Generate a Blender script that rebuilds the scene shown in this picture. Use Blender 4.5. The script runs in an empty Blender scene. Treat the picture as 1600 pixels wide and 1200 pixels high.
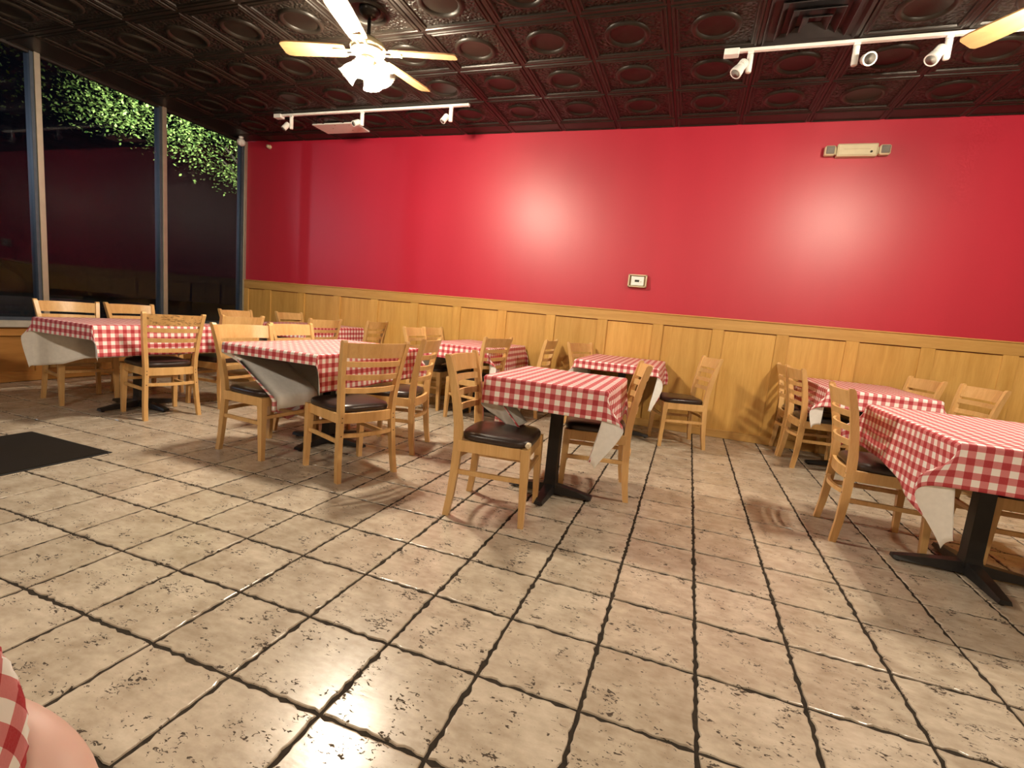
import bpy, bmesh, math, random
from mathutils import Vector, Matrix
R = math.radians
SC = bpy.context.scene
COL = SC.collection

# ------------------------------------------------------------------ camera
T = 0.32127                       # floor tile pitch
CAM = Vector((-0.163, -1.626, 1.107))
YAW, PIT, ROL = R(-19.067), R(-7.915), R(5.191)
fwd = Vector((math.sin(YAW) * math.cos(PIT), math.cos(YAW) * math.cos(PIT), math.sin(PIT)))
rgt = Vector((math.cos(YAW), -math.sin(YAW), 0))
up = rgt.cross(fwd)
r2 = rgt * math.cos(ROL) + up * math.sin(ROL)
u2 = -rgt * math.sin(ROL) + up * math.cos(ROL)
cd = bpy.data.cameras.new('camera')
cd.sensor_width = 36.0
cd.lens = 772.46 / 1600 * 36
cd.clip_start = 0.02
cd.clip_end = 200
cam = bpy.data.objects.new('camera', cd)
COL.objects.link(cam)
m3 = Matrix((r2, u2, -fwd)).transposed()
cam.matrix_world = Matrix.Translation(CAM) @ m3.to_4x4()
SC.camera = cam

# ------------------------------------------------------------------ world, light, exposure
W = bpy.data.worlds.new('night')
SC.world = W
W.use_nodes = True
bg = W.node_tree.nodes['Background']
bg.inputs[0].default_value = (0.10, 0.12, 0.22, 1)
bg.inputs[1].default_value = 0.012
SC.view_settings.view_transform = 'Standard'
SC.view_settings.look = 'None'
SC.view_settings.gamma = 1
SC.view_settings.use_curve_mapping = False
SC.view_settings.exposure = 0.32
SC.cycles.max_bounces = 6
SC.cycles.adaptive_threshold = 0.04
SC.cycles.diffuse_bounces = 3
SC.cycles.glossy_bounces = 3
SC.cycles.transparent_max_bounces = 16
SC.cycles.sample_clamp_indirect = 4.0
SC.cycles.caustics_reflective = False
SC.cycles.caustics_refractive = False

BULB = 2350.0                     # emission strength of the fan bulbs
BULB_COL = (1.0, 0.885, 0.73)

# ------------------------------------------------------------------ dimensions
H = 3.213                         # ceiling
YW = 4.085                        # red wall
XW = -6.51                        # window wall
XR = 5.0                          # right wall
YB = -5.2                         # wall behind the camera

# ------------------------------------------------------------------ node helpers
def new_mat(name):
    m = bpy.data.materials.new(name)
    m.use_nodes = True
    nt = m.node_tree
    return m, nt, nt.nodes['Principled BSDF']

def N(nt, typ, **kw):
    n = nt.nodes.new(typ)
    for k, v in kw.items():
        if k.startswith('i_'):
            n.inputs[k[2:]].default_value = v
        else:
            setattr(n, k, v)
    return n

def ramp(nt, fac, stops):
    r = nt.nodes.new('ShaderNodeValToRGB')
    e = r.color_ramp.elements
    while len(e) < len(stops):
        e.new(0.5)
    for i, (p, c) in enumerate(stops):
        e[i].position = p
        e[i].color = (*c, 1) if len(c) == 3 else c
    nt.links.new(fac, r.inputs[0])
    return r.outputs[0]

def mixc(nt, fac, a, b, mode='MIX'):
    n = nt.nodes.new('ShaderNodeMix')
    n.data_type = 'RGBA'
    n.blend_type = mode
    for s, v in ((0, fac), (6, a), (7, b)):
        if isinstance(v, (int, float)):
            n.inputs[s].default_value = v
        elif isinstance(v, tuple):
            n.inputs[s].default_value = (*v, 1) if len(v) == 3 else v
        else:
            nt.links.new(v, n.inputs[s])
    return n.outputs[2]

def math_(nt, op, a, b=None, c=None):
    n = nt.nodes.new('ShaderNodeMath')
    n.operation = op
    for i, v in enumerate((a, b, c)):
        if v is None:
            continue
        if isinstance(v, (int, float)):
            n.inputs[i].default_value = v
        else:
            nt.links.new(v, n.inputs[i])
    return n.outputs[0]

def noise(nt, vec, scale, detail=3, rough=0.5, dist=0.0):
    n = N(nt, 'ShaderNodeTexNoise')
    n.inputs['Scale'].default_value = scale
    n.inputs['Detail'].default_value = detail
    n.inputs['Roughness'].default_value = rough
    n.inputs['Distortion'].default_value = dist
    if vec is not None:
        nt.links.new(vec, n.inputs['Vector'])
    return n.outputs[0]

def mapping(nt, vec, scale=(1, 1, 1), rot=(0, 0, 0)):
    n = N(nt, 'ShaderNodeMapping')
    n.inputs['Scale'].default_value = scale
    n.inputs['Rotation'].default_value = rot
    nt.links.new(vec, n.inputs['Vector'])
    return n.outputs[0]

def bump(nt, bsdf, h, strength=0.3, dist=0.01):
    b = N(nt, 'ShaderNodeBump')
    b.inputs['Strength'].default_value = strength
    b.inputs['Distance'].default_value = dist
    nt.links.new(h, b.inputs['Height'])
    nt.links.new(b.outputs[0], bsdf.inputs['Normal'])

def plain(name, col, rough=0.5, metal=0.0, var=0.08, nscale=12, bstr=0.0, spec=0.5):
    m, nt, p = new_mat(name)
    tc = N(nt, 'ShaderNodeTexCoord')
    f = noise(nt, tc.outputs['Object'], nscale, 4)
    lo = tuple(c * (1 - var) for c in col)
    hi = tuple(min(1, c * (1 + var)) for c in col)
    nt.links.new(ramp(nt, f, [(0.3, lo), (0.7, hi)]), p.inputs['Base Color'])
    p.inputs['Roughness'].default_value = rough
    p.inputs['Metallic'].default_value = metal
    p.inputs['Specular IOR Level'].default_value = spec
    if bstr:
        bump(nt, p, noise(nt, tc.outputs['Object'], nscale * 10, 3), bstr, 0.002)
    return m

def emit(name, col, s):
    m = bpy.data.materials.new(name)
    m.use_nodes = True
    nt = m.node_tree
    nt.nodes.remove(nt.nodes['Principled BSDF'])
    e = N(nt, 'ShaderNodeEmission')
    e.inputs[0].default_value = (*col, 1)
    e.inputs[1].default_value = s
    nt.links.new(e.outputs[0], nt.nodes['Material Output'].inputs[0])
    return m

def wood(name, a, b, axis='Z', rough=0.35, stripe=True, scale=1.0, objrand=True, worn=False):
    m, nt, p = new_mat(name)
    tc = N(nt, 'ShaderNodeTexCoord')
    oi = N(nt, 'ShaderNodeObjectInfo')
    add = N(nt, 'ShaderNodeVectorMath', operation='ADD')
    nt.links.new(tc.outputs['Object'], add.inputs[0])
    sc = N(nt, 'ShaderNodeVectorMath', operation='SCALE')
    cmb = N(nt, 'ShaderNodeCombineXYZ')
    for i in range(3):
        nt.links.new(oi.outputs['Random'], cmb.inputs[i])
    nt.links.new(cmb.outputs[0], sc.inputs[0])
    sc.inputs['Scale'].default_value = 17.0
    nt.links.new(sc.outputs[0], add.inputs[1])
    s = {'Z': (9, 9, 0.7), 'X': (0.7, 9, 9), 'Y': (9, 0.7, 9)}[axis]
    v = mapping(nt, add.outputs[0], tuple(k * scale for k in s))
    f1 = noise(nt, v, 2.2, 5, 0.6, 0.6)
    f2 = noise(nt, mapping(nt, add.outputs[0], tuple(k * 7 * scale for k in s)), 3, 3)
    f = math_(nt, 'ADD', math_(nt, 'MULTIPLY', f1, 0.75), math_(nt, 'MULTIPLY', f2, 0.25))
    col = ramp(nt, f, [(0.32, a), (0.66, b)])
    if stripe:
        col = mixc(nt, 1.0, col, ramp(nt, oi.outputs['Random'], [(0, (0.88, 0.86, 0.82)), (1, (1.06, 1.05, 1.03))]), 'MULTIPLY')
    if worn:
        w = noise(nt, mapping(nt, tc.outputs['Object'], (30, 14, 45)), 1.6, 4, 0.7)
        col = mixc(nt, math_(nt, 'MULTIPLY', ramp(nt, w, [(0.52, (0, 0, 0)), (0.6, (1, 1, 1))]), 0.75), col, (0.13, 0.06, 0.02))
    nt.links.new(col, p.inputs['Base Color'])
    p.inputs['Roughness'].default_value = rough
    bump(nt, p, f2, 0.08, 0.002)
    return m

# ------------------------------------------------------------------ materials
M = {}
M['wood'] = wood('honey_beech', (0.60, 0.345, 0.125), (0.76, 0.49, 0.215), 'Z', 0.3)
M['wood_worn'] = wood('honey_beech_worn', (0.55, 0.31, 0.11), (0.72, 0.45, 0.19), 'Z', 0.35, worn=True)
M['oak'] = wood('oak_panel', (0.52, 0.285, 0.066), (0.68, 0.41, 0.125), 'Z', 0.38, scale=0.7)
M['oak_h'] = wood('oak_rail', (0.47, 0.26, 0.070), (0.62, 0.37, 0.125), 'X', 0.38, scale=0.7)
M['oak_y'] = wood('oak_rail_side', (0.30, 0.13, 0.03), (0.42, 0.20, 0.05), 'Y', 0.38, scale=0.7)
M['vinyl'] = plain('brown_vinyl', (0.030, 0.017, 0.013), 0.32, 0, 0.15, 20, 0.15)
M['black'] = plain('black_iron', (0.012, 0.011, 0.011), 0.42, 0.0, 0.2, 30, 0.1)
M['top'] = plain('brown_laminate', (0.045, 0.02, 0.012), 0.45, 0, 0.2, 8)
M['foam'] = plain('torn_foam', (0.72, 0.60, 0.42), 0.95, 0, 0.2, 60, 0.6)
M['white'] = plain('white_paint', (0.84, 0.83, 0.80), 0.45, 0, 0.03)
M['cream'] = plain('cream_plastic', (0.62, 0.54, 0.36), 0.4, 0, 0.05)
M['grey'] = plain('grey_lens', (0.20, 0.185, 0.165), 0.2, 0, 0.1)
M['alu'] = plain('anodised_aluminium', (0.42, 0.38, 0.30), 0.42, 0.55, 0.06)
M['alu_dark'] = plain('blue_grey_aluminium', (0.07, 0.09, 0.12), 0.4, 0.4, 0.1)
M['sill'] = plain('grey_sill', (0.38, 0.36, 0.30), 0.6, 0, 0.2, 6)
M['mat'] = plain('black_mat', (0.016, 0.012, 0.009), 0.95, 0, 0.25, 200, 0.8, spec=0.2)
M['grout'] = plain('dark_grout', (0.030, 0.022, 0.015), 0.9, 0, 0.3, 60, 0.3, spec=0.2)
M['gridbar'] = plain('bronze_grid', (0.016, 0.011, 0.008), 0.45, 0.1, 0.15)
M['dark_vent'] = plain('dark_vent', (0.018, 0.014, 0.014), 0.5, 0.2, 0.2)
M['brass'] = plain('antique_white_brass', (0.80, 0.70, 0.45), 0.3, 0.3, 0.1, 40)
M['blade'] = wood('fan_blade_oak', (0.36, 0.20, 0.085), (0.50, 0.31, 0.15), 'X', 0.45)
M['darkmetal'] = plain('dark_bronze', (0.02, 0.016, 0.013), 0.35, 0.5, 0.2)
M['display'] = plain('dark_display', (0.02, 0.025, 0.02), 0.3, 0, 0.1)
M['asphalt'] = plain('night_asphalt', (0.03, 0.03, 0.033), 0.9, 0, 0.3, 3, 0.2)
M['carpaint'] = plain('dark_car_paint', (0.05, 0.065, 0.085), 0.25, 0.3, 0.05)
M['carglass'] = plain('car_glass', (0.008, 0.01, 0.012), 0.08, 0, 0.05)
M['tyre'] = plain('tyre_rubber', (0.012, 0.012, 0.012), 0.85, 0, 0.1)
M['chrome'] = plain('chrome', (0.7, 0.72, 0.75), 0.12, 1.0, 0.03)
M['bark'] = plain('bark', (0.07, 0.05, 0.035), 0.9, 0, 0.3, 12, 0.5)
M['plaster'] = plain('tan_plaster', (0.55, 0.40, 0.26), 0.7, 0, 0.04, 4)
M['screw'] = plain('screw_head', (0.16, 0.10, 0.05), 0.4, 0.6, 0.1)
M['bulb'] = emit('lit_bulb', BULB_COL, BULB)
M['bulb_dim'] = emit('dimmed_bulb', BULB_COL, BULB * 0.50)
M['bulb_mid'] = emit('weaker_bulb', BULB_COL, BULB * 0.70)
M['shirt'] = plain('denim', (0.06, 0.08, 0.13), 0.85, 0, 0.15, 80, 0.3)

# red semi-gloss wall paint
m, nt, p = new_mat('red_paint')
tc = N(nt, 'ShaderNodeTexCoord')
f = noise(nt, tc.outputs['Object'], 1.1, 4)
f2 = noise(nt, mapping(nt, tc.outputs['Object'], (2.2, 1, 0.25)), 1.4, 2)
c = mixc(nt, f2, (0.43, 0.013, 0.036), (0.50, 0.018, 0.046))
nt.links.new(c, p.inputs['Base Color'])
p.inputs['Roughness'].default_value = 0.41
p.inputs['Specular IOR Level'].default_value = 0.66
bump(nt, p, noise(nt, tc.outputs['Object'], 90, 2), 0.10, 0.004)
M['red'] = m

# floor tile: mottled beige, dark pits
m, nt, p = new_mat('slate_look_tile')
g = N(nt, 'ShaderNodeNewGeometry')
oi = N(nt, 'ShaderNodeObjectInfo')
pos = g.outputs['Position']
f1 = noise(nt, pos, 6.5, 5, 0.6)
f2 = noise(nt, mapping(nt, pos, (1, 2.1, 1)), 16, 4, 0.6)
fm = math_(nt, 'ADD', math_(nt, 'MULTIPLY', f1, 0.6), math_(nt, 'MULTIPLY', f2, 0.4))
c = ramp(nt, fm, [(0.30, (0.34, 0.265, 0.19)), (0.50, (0.49, 0.41, 0.315)), (0.70, (0.64, 0.555, 0.44))])
c = mixc(nt, 1.0, c, ramp(nt, oi.outputs['Random'], [(0, (0.90, 0.89, 0.87)), (1, (1.05, 1.05, 1.05))]), 'MULTIPLY')
pit = noise(nt, mapping(nt, pos, (0.75, 1.35, 1), (0, 0, 0.25)), 74, 3.0, 0.6, 0.9)
msk = noise(nt, pos, 11, 2)
pf = math_(nt, 'ADD', pit, math_(nt, 'MULTIPLY', msk, 0.62))
pitm = ramp(nt, pf, [(0.95, (0, 0, 0)), (0.985, (1, 1, 1))])
c = mixc(nt, pitm, c, (0.055, 0.036, 0.02))
nt.links.new(c, p.inputs['Base Color'])
nt.links.new(mixc(nt, pitm, (0.25, 0.25, 0.25), (0.8, 0.8, 0.8)), p.inputs['Roughness'])
p.inputs['Specular IOR Level'].default_value = 0.5
hh = math_(nt, 'SUBTRACT', math_(nt, 'MULTIPLY', f2, 0.35), pitm)
bump(nt, p, hh, 0.35, 0.004)
M['tile'] = m

# embossed tin-look ceiling tile
m, nt, p = new_mat('embossed_bronze_ceiling')
tc = N(nt, 'ShaderNodeTexCoord')
ob = tc.outputs['Object']
v1 = N(nt, 'ShaderNodeTexVoronoi', feature='SMOOTH_F1')
v1.inputs['Scale'].default_value = 46
wv = N(nt, 'ShaderNodeVectorMath', operation='ADD')
nz = N(nt, 'ShaderNodeTexNoise')
nz.inputs['Scale'].default_value = 9
nt.links.new(ob, nz.inputs['Vector'])
sc_ = N(nt, 'ShaderNodeVectorMath', operation='SCALE')
sc_.inputs['Scale'].default_value = 0.03
nt.links.new(nz.outputs['Color'], sc_.inputs[0])
nt.links.new(ob, wv.inputs[0])
nt.links.new(sc_.outputs[0], wv.inputs[1])
nt.links.new(wv.outputs[0], v1.inputs['Vector'])
sx = N(nt, 'ShaderNodeSeparateXYZ')
nt.links.new(ob, sx.inputs[0])
ax = math_(nt, 'ABSOLUTE', sx.outputs[0])
ay = math_(nt, 'ABSOLUTE', sx.outputs[1])
mx = math_(nt, 'MAXIMUM', ax, ay)
rad = math_(nt, 'SQRT', math_(nt, 'ADD', math_(nt, 'MULTIPLY', ax, ax), math_(nt, 'MULTIPLY', ay, ay)))
mask = math_(nt, 'MULTIPLY', math_(nt, 'LESS_THAN', mx, 0.238), math_(nt, 'GREATER_THAN', rad, 0.172))
hgt = math_(nt, 'MULTIPLY', math_(nt, 'SUBTRACT', 1.0, math_(nt, 'MULTIPLY', v1.outputs['Distance'], 1.4)), mask)
fcol = noise(nt, ob, 7, 3)
nt.links.new(ramp(nt, fcol, [(0.3, (0.012, 0.009, 0.0065)), (0.7, (0.020, 0.0155, 0.011))]), p.inputs['Base Color'])
p.inputs['Roughness'].default_value = 0.40
p.inputs['Specular IOR Level'].default_value = 0.32
p.inputs['Metallic'].default_value = 0.15
bump(nt, p, hgt, 1.0, 0.016)
M['ceiling'] = m

# gingham cloth (UV in metres)
def gingham(name, pitch=0.0585):
    m, nt, p = new_mat(name)
    uv = N(nt, 'ShaderNodeUVMap')
    s = N(nt, 'ShaderNodeSeparateXYZ')
    nt.links.new(uv.outputs[0], s.inputs[0])
    a = math_(nt, 'LESS_THAN', math_(nt, 'FRACT', math_(nt, 'ADD', math_(nt, 'DIVIDE', s.outputs[0], pitch), 100.25)), 0.5)
    b = math_(nt, 'LESS_THAN', math_(nt, 'FRACT', math_(nt, 'ADD', math_(nt, 'DIVIDE', s.outputs[1], pitch), 100.25)), 0.5)
    white = (0.93, 0.89, 0.84)
    c1 = mixc(nt, a, white, (0.66, 0.20, 0.21))
    c2 = mixc(nt, a, (0.67, 0.21, 0.22), (0.42, 0.010, 0.022))
    c = mixc(nt, b, c1, c2)
    w = N(nt, 'ShaderNodeTexWave')
    w.inputs['Scale'].default_value = 60
    nt.links.new(uv.outputs[0], w.inputs['Vector'])
    wv = noise(nt, mapping(nt, uv.outputs[0], (300, 300, 1)), 1.0, 2)
    c = mixc(nt, math_(nt, 'MULTIPLY', wv, 0.14), c, (0.85, 0.55, 0.55))
    nt.links.new(c, p.inputs['Base Color'])
    p.inputs['Roughness'].default_value = 0.55
    p.inputs['Specular IOR Level'].default_value = 0.3
    bump(nt, p, wv, 0.15, 0.001)
    return m
M['gingham'] = gingham('red_white_gingham')
M['flannel'] = plain('white_flannel_backing', (0.86, 0.84, 0.80), 0.9, 0, 0.04, 40, 0.2)
M['hem'] = plain('red_overlock_hem', (0.34, 0.03, 0.03), 0.8, 0, 0.5, 160, 0.6)

# window glass : mostly see-through, a Fresnel reflection
m = bpy.data.materials.new('window_glass')
m.use_nodes = True
nt = m.node_tree
nt.nodes.remove(nt.nodes['Principled BSDF'])
tr = N(nt, 'ShaderNodeBsdfTransparent')
tr.inputs[0].default_value = (0.86, 0.88, 0.9, 1)
gl = N(nt, 'ShaderNodeBsdfGlossy')
gl.inputs['Roughness'].default_value = 0.02
fr = N(nt, 'ShaderNodeFresnel')
fr.inputs[0].default_value = 1.33
mx_ = N(nt, 'ShaderNodeMixShader')
nt.links.new(fr.outputs[0], mx_.inputs[0])
nt.links.new(tr.outputs[0], mx_.inputs[1])
nt.links.new(gl.outputs[0], mx_.inputs[2])
nt.links.new(mx_.outputs[0], nt.nodes['Material Output'].inputs[0])
M['glass'] = m

# frosted lamp shade: lets the bulb through, glows by scattering it
m = bpy.data.materials.new('frosted_shade')
m.use_nodes = True
nt = m.node_tree
nt.nodes.remove(nt.nodes['Principled BSDF'])
tr = N(nt, 'ShaderNodeBsdfTransparent')
tr.inputs[0].default_value = (1, 0.97, 0.9, 1)
tl = N(nt, 'ShaderNodeBsdfTranslucent')
tl.inputs[0].default_value = (0.95, 0.9, 0.8, 1)
gl = N(nt, 'ShaderNodeBsdfGlossy')
gl.inputs['Roughness'].default_value = 0.15
a1 = N(nt, 'ShaderNodeMixShader')
a1.inputs[0].default_value = 0.22
nt.links.new(tr.outputs[0], a1.inputs[1])
nt.links.new(tl.outputs[0], a1.inputs[2])
a2 = N(nt, 'ShaderNodeMixShader')
a2.inputs[0].default_value = 0.06
nt.links.new(a1.outputs[0], a2.inputs[1])
nt.links.new(gl.outputs[0], a2.inputs[2])
nt.links.new(a2.outputs[0], nt.nodes['Material Output'].inputs[0])
M['shade'] = m

# leaves
m, nt, p = new_mat('tree_leaf')
g = N(nt, 'ShaderNodeNewGeometry')
c = ramp(nt, noise(nt, g.outputs['Position'], 11, 4), [(0.35, (0.02, 0.06, 0.008)), (0.65, (0.36, 0.48, 0.13))])
nt.links.new(c, p.inputs['Base Color'])
p.inputs['Roughness'].default_value = 0.5
M['leaf'] = m

# skin
m, nt, p = new_mat('skin')
tc = N(nt, 'ShaderNodeTexCoord')
nt.links.new(ramp(nt, noise(nt, tc.outputs['Object'], 9, 3), [(0.3, (0.66, 0.42, 0.345)), (0.7, (0.73, 0.49, 0.41))]), p.inputs['Base Color'])
p.inputs['Roughness'].default_value = 0.5
p.inputs['Subsurface Weight'].default_value = 0.15
p.inputs['Subsurface Radius'].default_value = (0.02, 0.008, 0.004)
M['skin'] = m

# ------------------------------------------------------------------ mesh helper
class MB:
    def __init__(s):
        s.v, s.f = [], []
    def add(s, vs, fs):
        o = len(s.v)
        s.v += [tuple(v) for v in vs]
        s.f += [tuple(i + o for i in f) for f in fs]
        return s
    def box(s, x0, x1, y0, y1, z0, z1):
        v = [(x, y, z) for z in (z0, z1) for y in (y0, y1) for x in (x0, x1)]
        return s.add(v, [(0, 2, 3, 1), (4, 5, 7, 6), (0, 1, 5, 4), (2, 6, 7, 3), (0, 4, 6, 2), (1, 3, 7, 5)])
    def cbox(s, x0, x1, y0, y1, z0, z1, c=0.003):
        bm = bmesh.new()
        bmesh.ops.create_cube(bm, size=1)
        for v in bm.verts:
            v.co = Vector(((x0 + x1) / 2 + v.co.x * (x1 - x0), (y0 + y1) / 2 + v.co.y * (y1 - y0), (z0 + z1) / 2 + v.co.z * (z1 - z0)))
        bmesh.ops.bevel(bm, geom=bm.edges[:], offset=c, segments=1, affect='EDGES')
        bm.verts.ensure_lookup_table()
        bm.verts.index_update()
        s.add([v.co.copy() for v in bm.verts], [[q.index for q in f.verts] for f in bm.faces])
        bm.free()
        return s
    def loft(s, rings, cap=True, close=True):
        n = len(rings[0])
        vs = [p for r in rings for p in r]
        fs = []
        for k in range(len(rings) - 1):
            for i in range(n if close else n - 1):
                j = (i + 1) % n
                fs.append((k * n + i, k * n + j, (k + 1) * n + j, (k + 1) * n + i))
        if cap and close:
            fs.append(tuple(range(n))[::-1])
            fs.append(tuple((len(rings) - 1) * n + i for i in range(n)))
        return s.add(vs, fs)
    def lathe(s, prof, seg=20, mat=None, cap=True):
        rings = [[(r * math.cos(2 * math.pi * i / seg), r * math.sin(2 * math.pi * i / seg), z) for i in range(seg)] for r, z in prof]
        if mat is not None:
            rings = [[mat @ Vector(p) for p in r] for r in rings]
        return s.loft(rings, cap)
    def tube(s, a, b, r0, r1=None, seg=12):
        a, b = Vector(a), Vector(b)
        r1 = r0 if r1 is None else r1
        d = (b - a).normalized()
        q = d.to_track_quat('Z', 'Y').to_matrix()
        rings = []
        for c, r in ((a, r0), (b, r1)):
            rings.append([c + q @ Vector((r * math.cos(2 * math.pi * i / seg), r * math.sin(2 * math.pi * i / seg), 0)) for i in range(seg)])
        return s.loft(rings)
    def path(s, pts, r, seg=8):
        P = [Vector(p) for p in pts]
        rings = []
        for i, c in enumerate(P):
            d = (P[min(i + 1, len(P) - 1)] - P[max(i - 1, 0)]).normalized()
            q = d.to_track_quat('Z', 'Y').to_matrix()
            rr = r[i] if isinstance(r, (list, tuple)) else r
            rings.append([c + q @ Vector((rr * math.cos(2 * math.pi * k / seg), rr * math.sin(2 * math.pi * k / seg), 0)) for k in range(seg)])
        return s.loft(rings)
    def mesh(s, name, mat, smooth=False):
        me = bpy.data.meshes.new(name)
        me.from_pydata(s.v, [], s.f)
        me.update()
        bm = bmesh.new()
        bm.from_mesh(me)
        bmesh.ops.recalc_face_normals(bm, faces=bm.faces)
        bm.to_mesh(me)
        bm.free()
        me.materials.append(M[mat] if isinstance(mat, str) else mat)
        if smooth:
            me.polygons.foreach_set('use_smooth', [True] * len(me.polygons))
        return me

def link(name, me, parent=None, loc=None, rotz=0.0):
    o = bpy.data.objects.new(name, me)
    COL.objects.link(o)
    if parent is not None:
        o.parent = parent
    if loc is not None:
        o.location = loc
    if rotz:
        o.rotation_euler = (0, 0, rotz)
    return o

def part(name, mb, mat, parent=None, smooth=False, loc=None, rotz=0.0, sharp=None):
    o = link(name, mb.mesh(name, mat, smooth), parent, loc, rotz)
    if smooth and sharp:
        try:
            o.data.set_sharp_from_angle(angle=R(sharp))
        except Exception:
            pass
    return o

def empty(name, loc=(0, 0, 0), rotz=0.0):
    o = bpy.data.objects.new(name, None)
    o.empty_display_size = 0.1
    COL.objects.link(o)
    o.location = loc
    o.rotation_euler = (0, 0, rotz)
    return o

def tag(o, label, cat, group=None):
    o['label'] = label
    o['category'] = cat
    if group:
        o['group'] = group
    return o

def struct(o, label=None):
    o['kind'] = 'structure'
    if label:
        o['label'] = label
    return o

# ================================================================== FLOOR
GAP = 0.0125
floor = struct(part('floor', MB().box(XW - 0.1, XR + 0.1, YB - 0.1, YW + 0.1, -0.12, -0.005), 'grout'), 'beige stone-look tiled floor with dark grout lines')
random.seed(4)

def tile_ring(inset, z, jit, n=16, rnd=None):
    h = (T - GAP) / 2 - inset
    pts = []
    for s in range(4):
        for k in range(n):
            t = -h + 2 * h * k / n
            d = h + (rnd[s * n + k] if rnd else 0)
            p = {0: (t, -d), 1: (d, t), 2: (-t, d), 3: (-d, -t)}[s]
            if k == 0:
                dd = h
                p = {0: (-dd, -dd), 1: (dd, -dd), 2: (dd, dd), 3: (-dd, dd)}[s]
            pts.append((p[0], p[1], z))
    return pts

tile_meshes = []
for k in range(6):
    rnd = [random.choice((-0.0065, -0.003, 0.0, 0.001, 0.002)) + random.uniform(-0.0008, 0.0008) for _ in range(64)]
    a = tile_ring(-0.001, -0.006, 0, rnd=[r * 0.8 for r in rnd])
    b = tile_ring(0.0008, -0.0010, 0, rnd=rnd)
    c = tile_ring(0.0045, 0.0, 0, rnd=[r * 0.6 for r in rnd])
    tile_meshes.append(MB().loft([a, b, c]).mesh('floor_tile', 'tile'))

def pix(P):
    d = Vector(P) - CAM
    z = d.dot(fwd)
    if z < 0.05:
        return None
    return 800 + 772.46 * d.dot(r2) / z, 600 - 772.46 * d.dot(u2) / z, z

spots = []
for i in range(int(XW / T) - 1, int(XR / T) + 1):
    for j in range(int(YB / T) - 1, int(YW / T) + 1):
        cx, cy = (i + 0.5) * T, (j + 0.5) * T
        if cx - T / 2 < XW - 0.02 or cx + T / 2 > XR + 0.02 or cy + T / 2 > YW + 0.2 or cy - T / 2 < YB - 0.02:
            continue
        q = pix((cx, cy, 0))
        seen = q and -60 < q[0] < 1660 and -60 < q[1] < 1260
        spots.append((0 if seen else 1, (Vector((cx, cy, 0)) - CAM).length, cx, cy))
spots.sort()
rest = MB()
for k, (s, d, cx, cy) in enumerate(spots):
    me = tile_meshes[random.randrange(6)]
    rot = random.randrange(4) * math.pi / 2
    dz = random.uniform(-0.0004, 0.0004)
    if k < 300:
        link('floor_tile', me, floor, (cx, cy, dz), rot)
    else:
        ca, sa = round(math.cos(rot)), round(math.sin(rot))
        rest.add([(cx + ca * v.co.x - sa * v.co.y, cy + sa * v.co.x + ca * v.co.y, v.co.z + dz) for v in me.vertices], [tuple(p.vertices) for p in me.polygons])
o = part('far_floor_tiles', rest, 'tile', floor)
o['kind'] = 'stuff'

# ================================================================== RED WALL + WAINSCOT
wall = struct(part('wall_back', MB().box(XW - 0.15, XR + 0.15, YW, YW + 0.15, 1.16, H + 0.7).box(XW - 0.15, XR + 0.15, YW + 0.05, YW + 0.15, 0, 1.16), 'red'), 'glossy red painted wall above oak wainscot')
RT, RB, BB = 1.274, 1.15, 0.085
SW = 0.113
PP = 0.6135
FS, FP = YW - 0.024, YW - 0.008     # face of stiles, face of panels
panel_me = MB().box(0, PP - SW + 0.01, FP, YW + 0.02, BB, RB - 0.007).mesh('panel', 'oak')
stile_me = MB().cbox(0, SW, FS, YW, BB, RB + 0.001, 0.002).mesh('stile', 'oak')
x = 2.012
while x - PP > XW:
    x -= PP
while x < XR:
    link('panel', panel_me, wall, (x - 0.005, 0, 0))
    link('stile', stile_me, wall, (x - SW, 0, 0))
    x += PP
part('panel', MB().box(XW + 0.005, -6.07, FP, YW + 0.02, BB, RB - 0.007), 'oak', wall)
part('stile', MB().cbox(XW + 0.005, -6.39, FS, YW, BB, RB + 0.001, 0.002), 'oak', wall)
part('top_rail', MB().cbox(XW, XR, FS - 0.002, YW, RB, RT - 0.012, 0.002), 'oak_h', wall)
part('cap_moulding', MB().cbox(XW, XR, FS - 0.012, YW, RT - 0.014, RT, 0.004), 'oak_h', wall)
struct(part('baseboard_back', MB().cbox(XW, XR, FS - 0.008, YW, 0, BB, 0.004), 'oak_h'), 'oak baseboard under the wainscot')
# unseen remainder of the room
struct(part('wall_right', MB().box(XR, XR + 0.15, YB, YW, 0, H + 0.1), 'plaster'))
struct(part('wall_front', MB().box(XW - 0.15, XR + 0.15, YB - 0.15, YB, 0, H + 0.1), 'plaster'))

# ================================================================== WINDOW WALL
XI = XW + 0.07                     # inner face of low wall
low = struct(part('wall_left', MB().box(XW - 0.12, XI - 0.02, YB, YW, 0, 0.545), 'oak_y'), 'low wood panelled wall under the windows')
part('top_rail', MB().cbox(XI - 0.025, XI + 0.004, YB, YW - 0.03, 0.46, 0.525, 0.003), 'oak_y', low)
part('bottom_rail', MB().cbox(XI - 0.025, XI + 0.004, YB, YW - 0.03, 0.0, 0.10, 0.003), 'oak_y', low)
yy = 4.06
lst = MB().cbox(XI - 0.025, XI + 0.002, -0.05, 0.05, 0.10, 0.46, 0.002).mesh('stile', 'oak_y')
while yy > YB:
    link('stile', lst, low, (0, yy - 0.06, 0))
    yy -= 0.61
struct(part('trim_1', MB().cbox(XW - 0.10, XI + 0.015, YB, YW - 0.02, 0.545, 0.612, 0.006), 'sill'), 'grey ledge below the windows')
ys = [4.06, 2.872, 1.622, 0.372, -0.878, -2.128, -3.378, -4.628]
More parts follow.
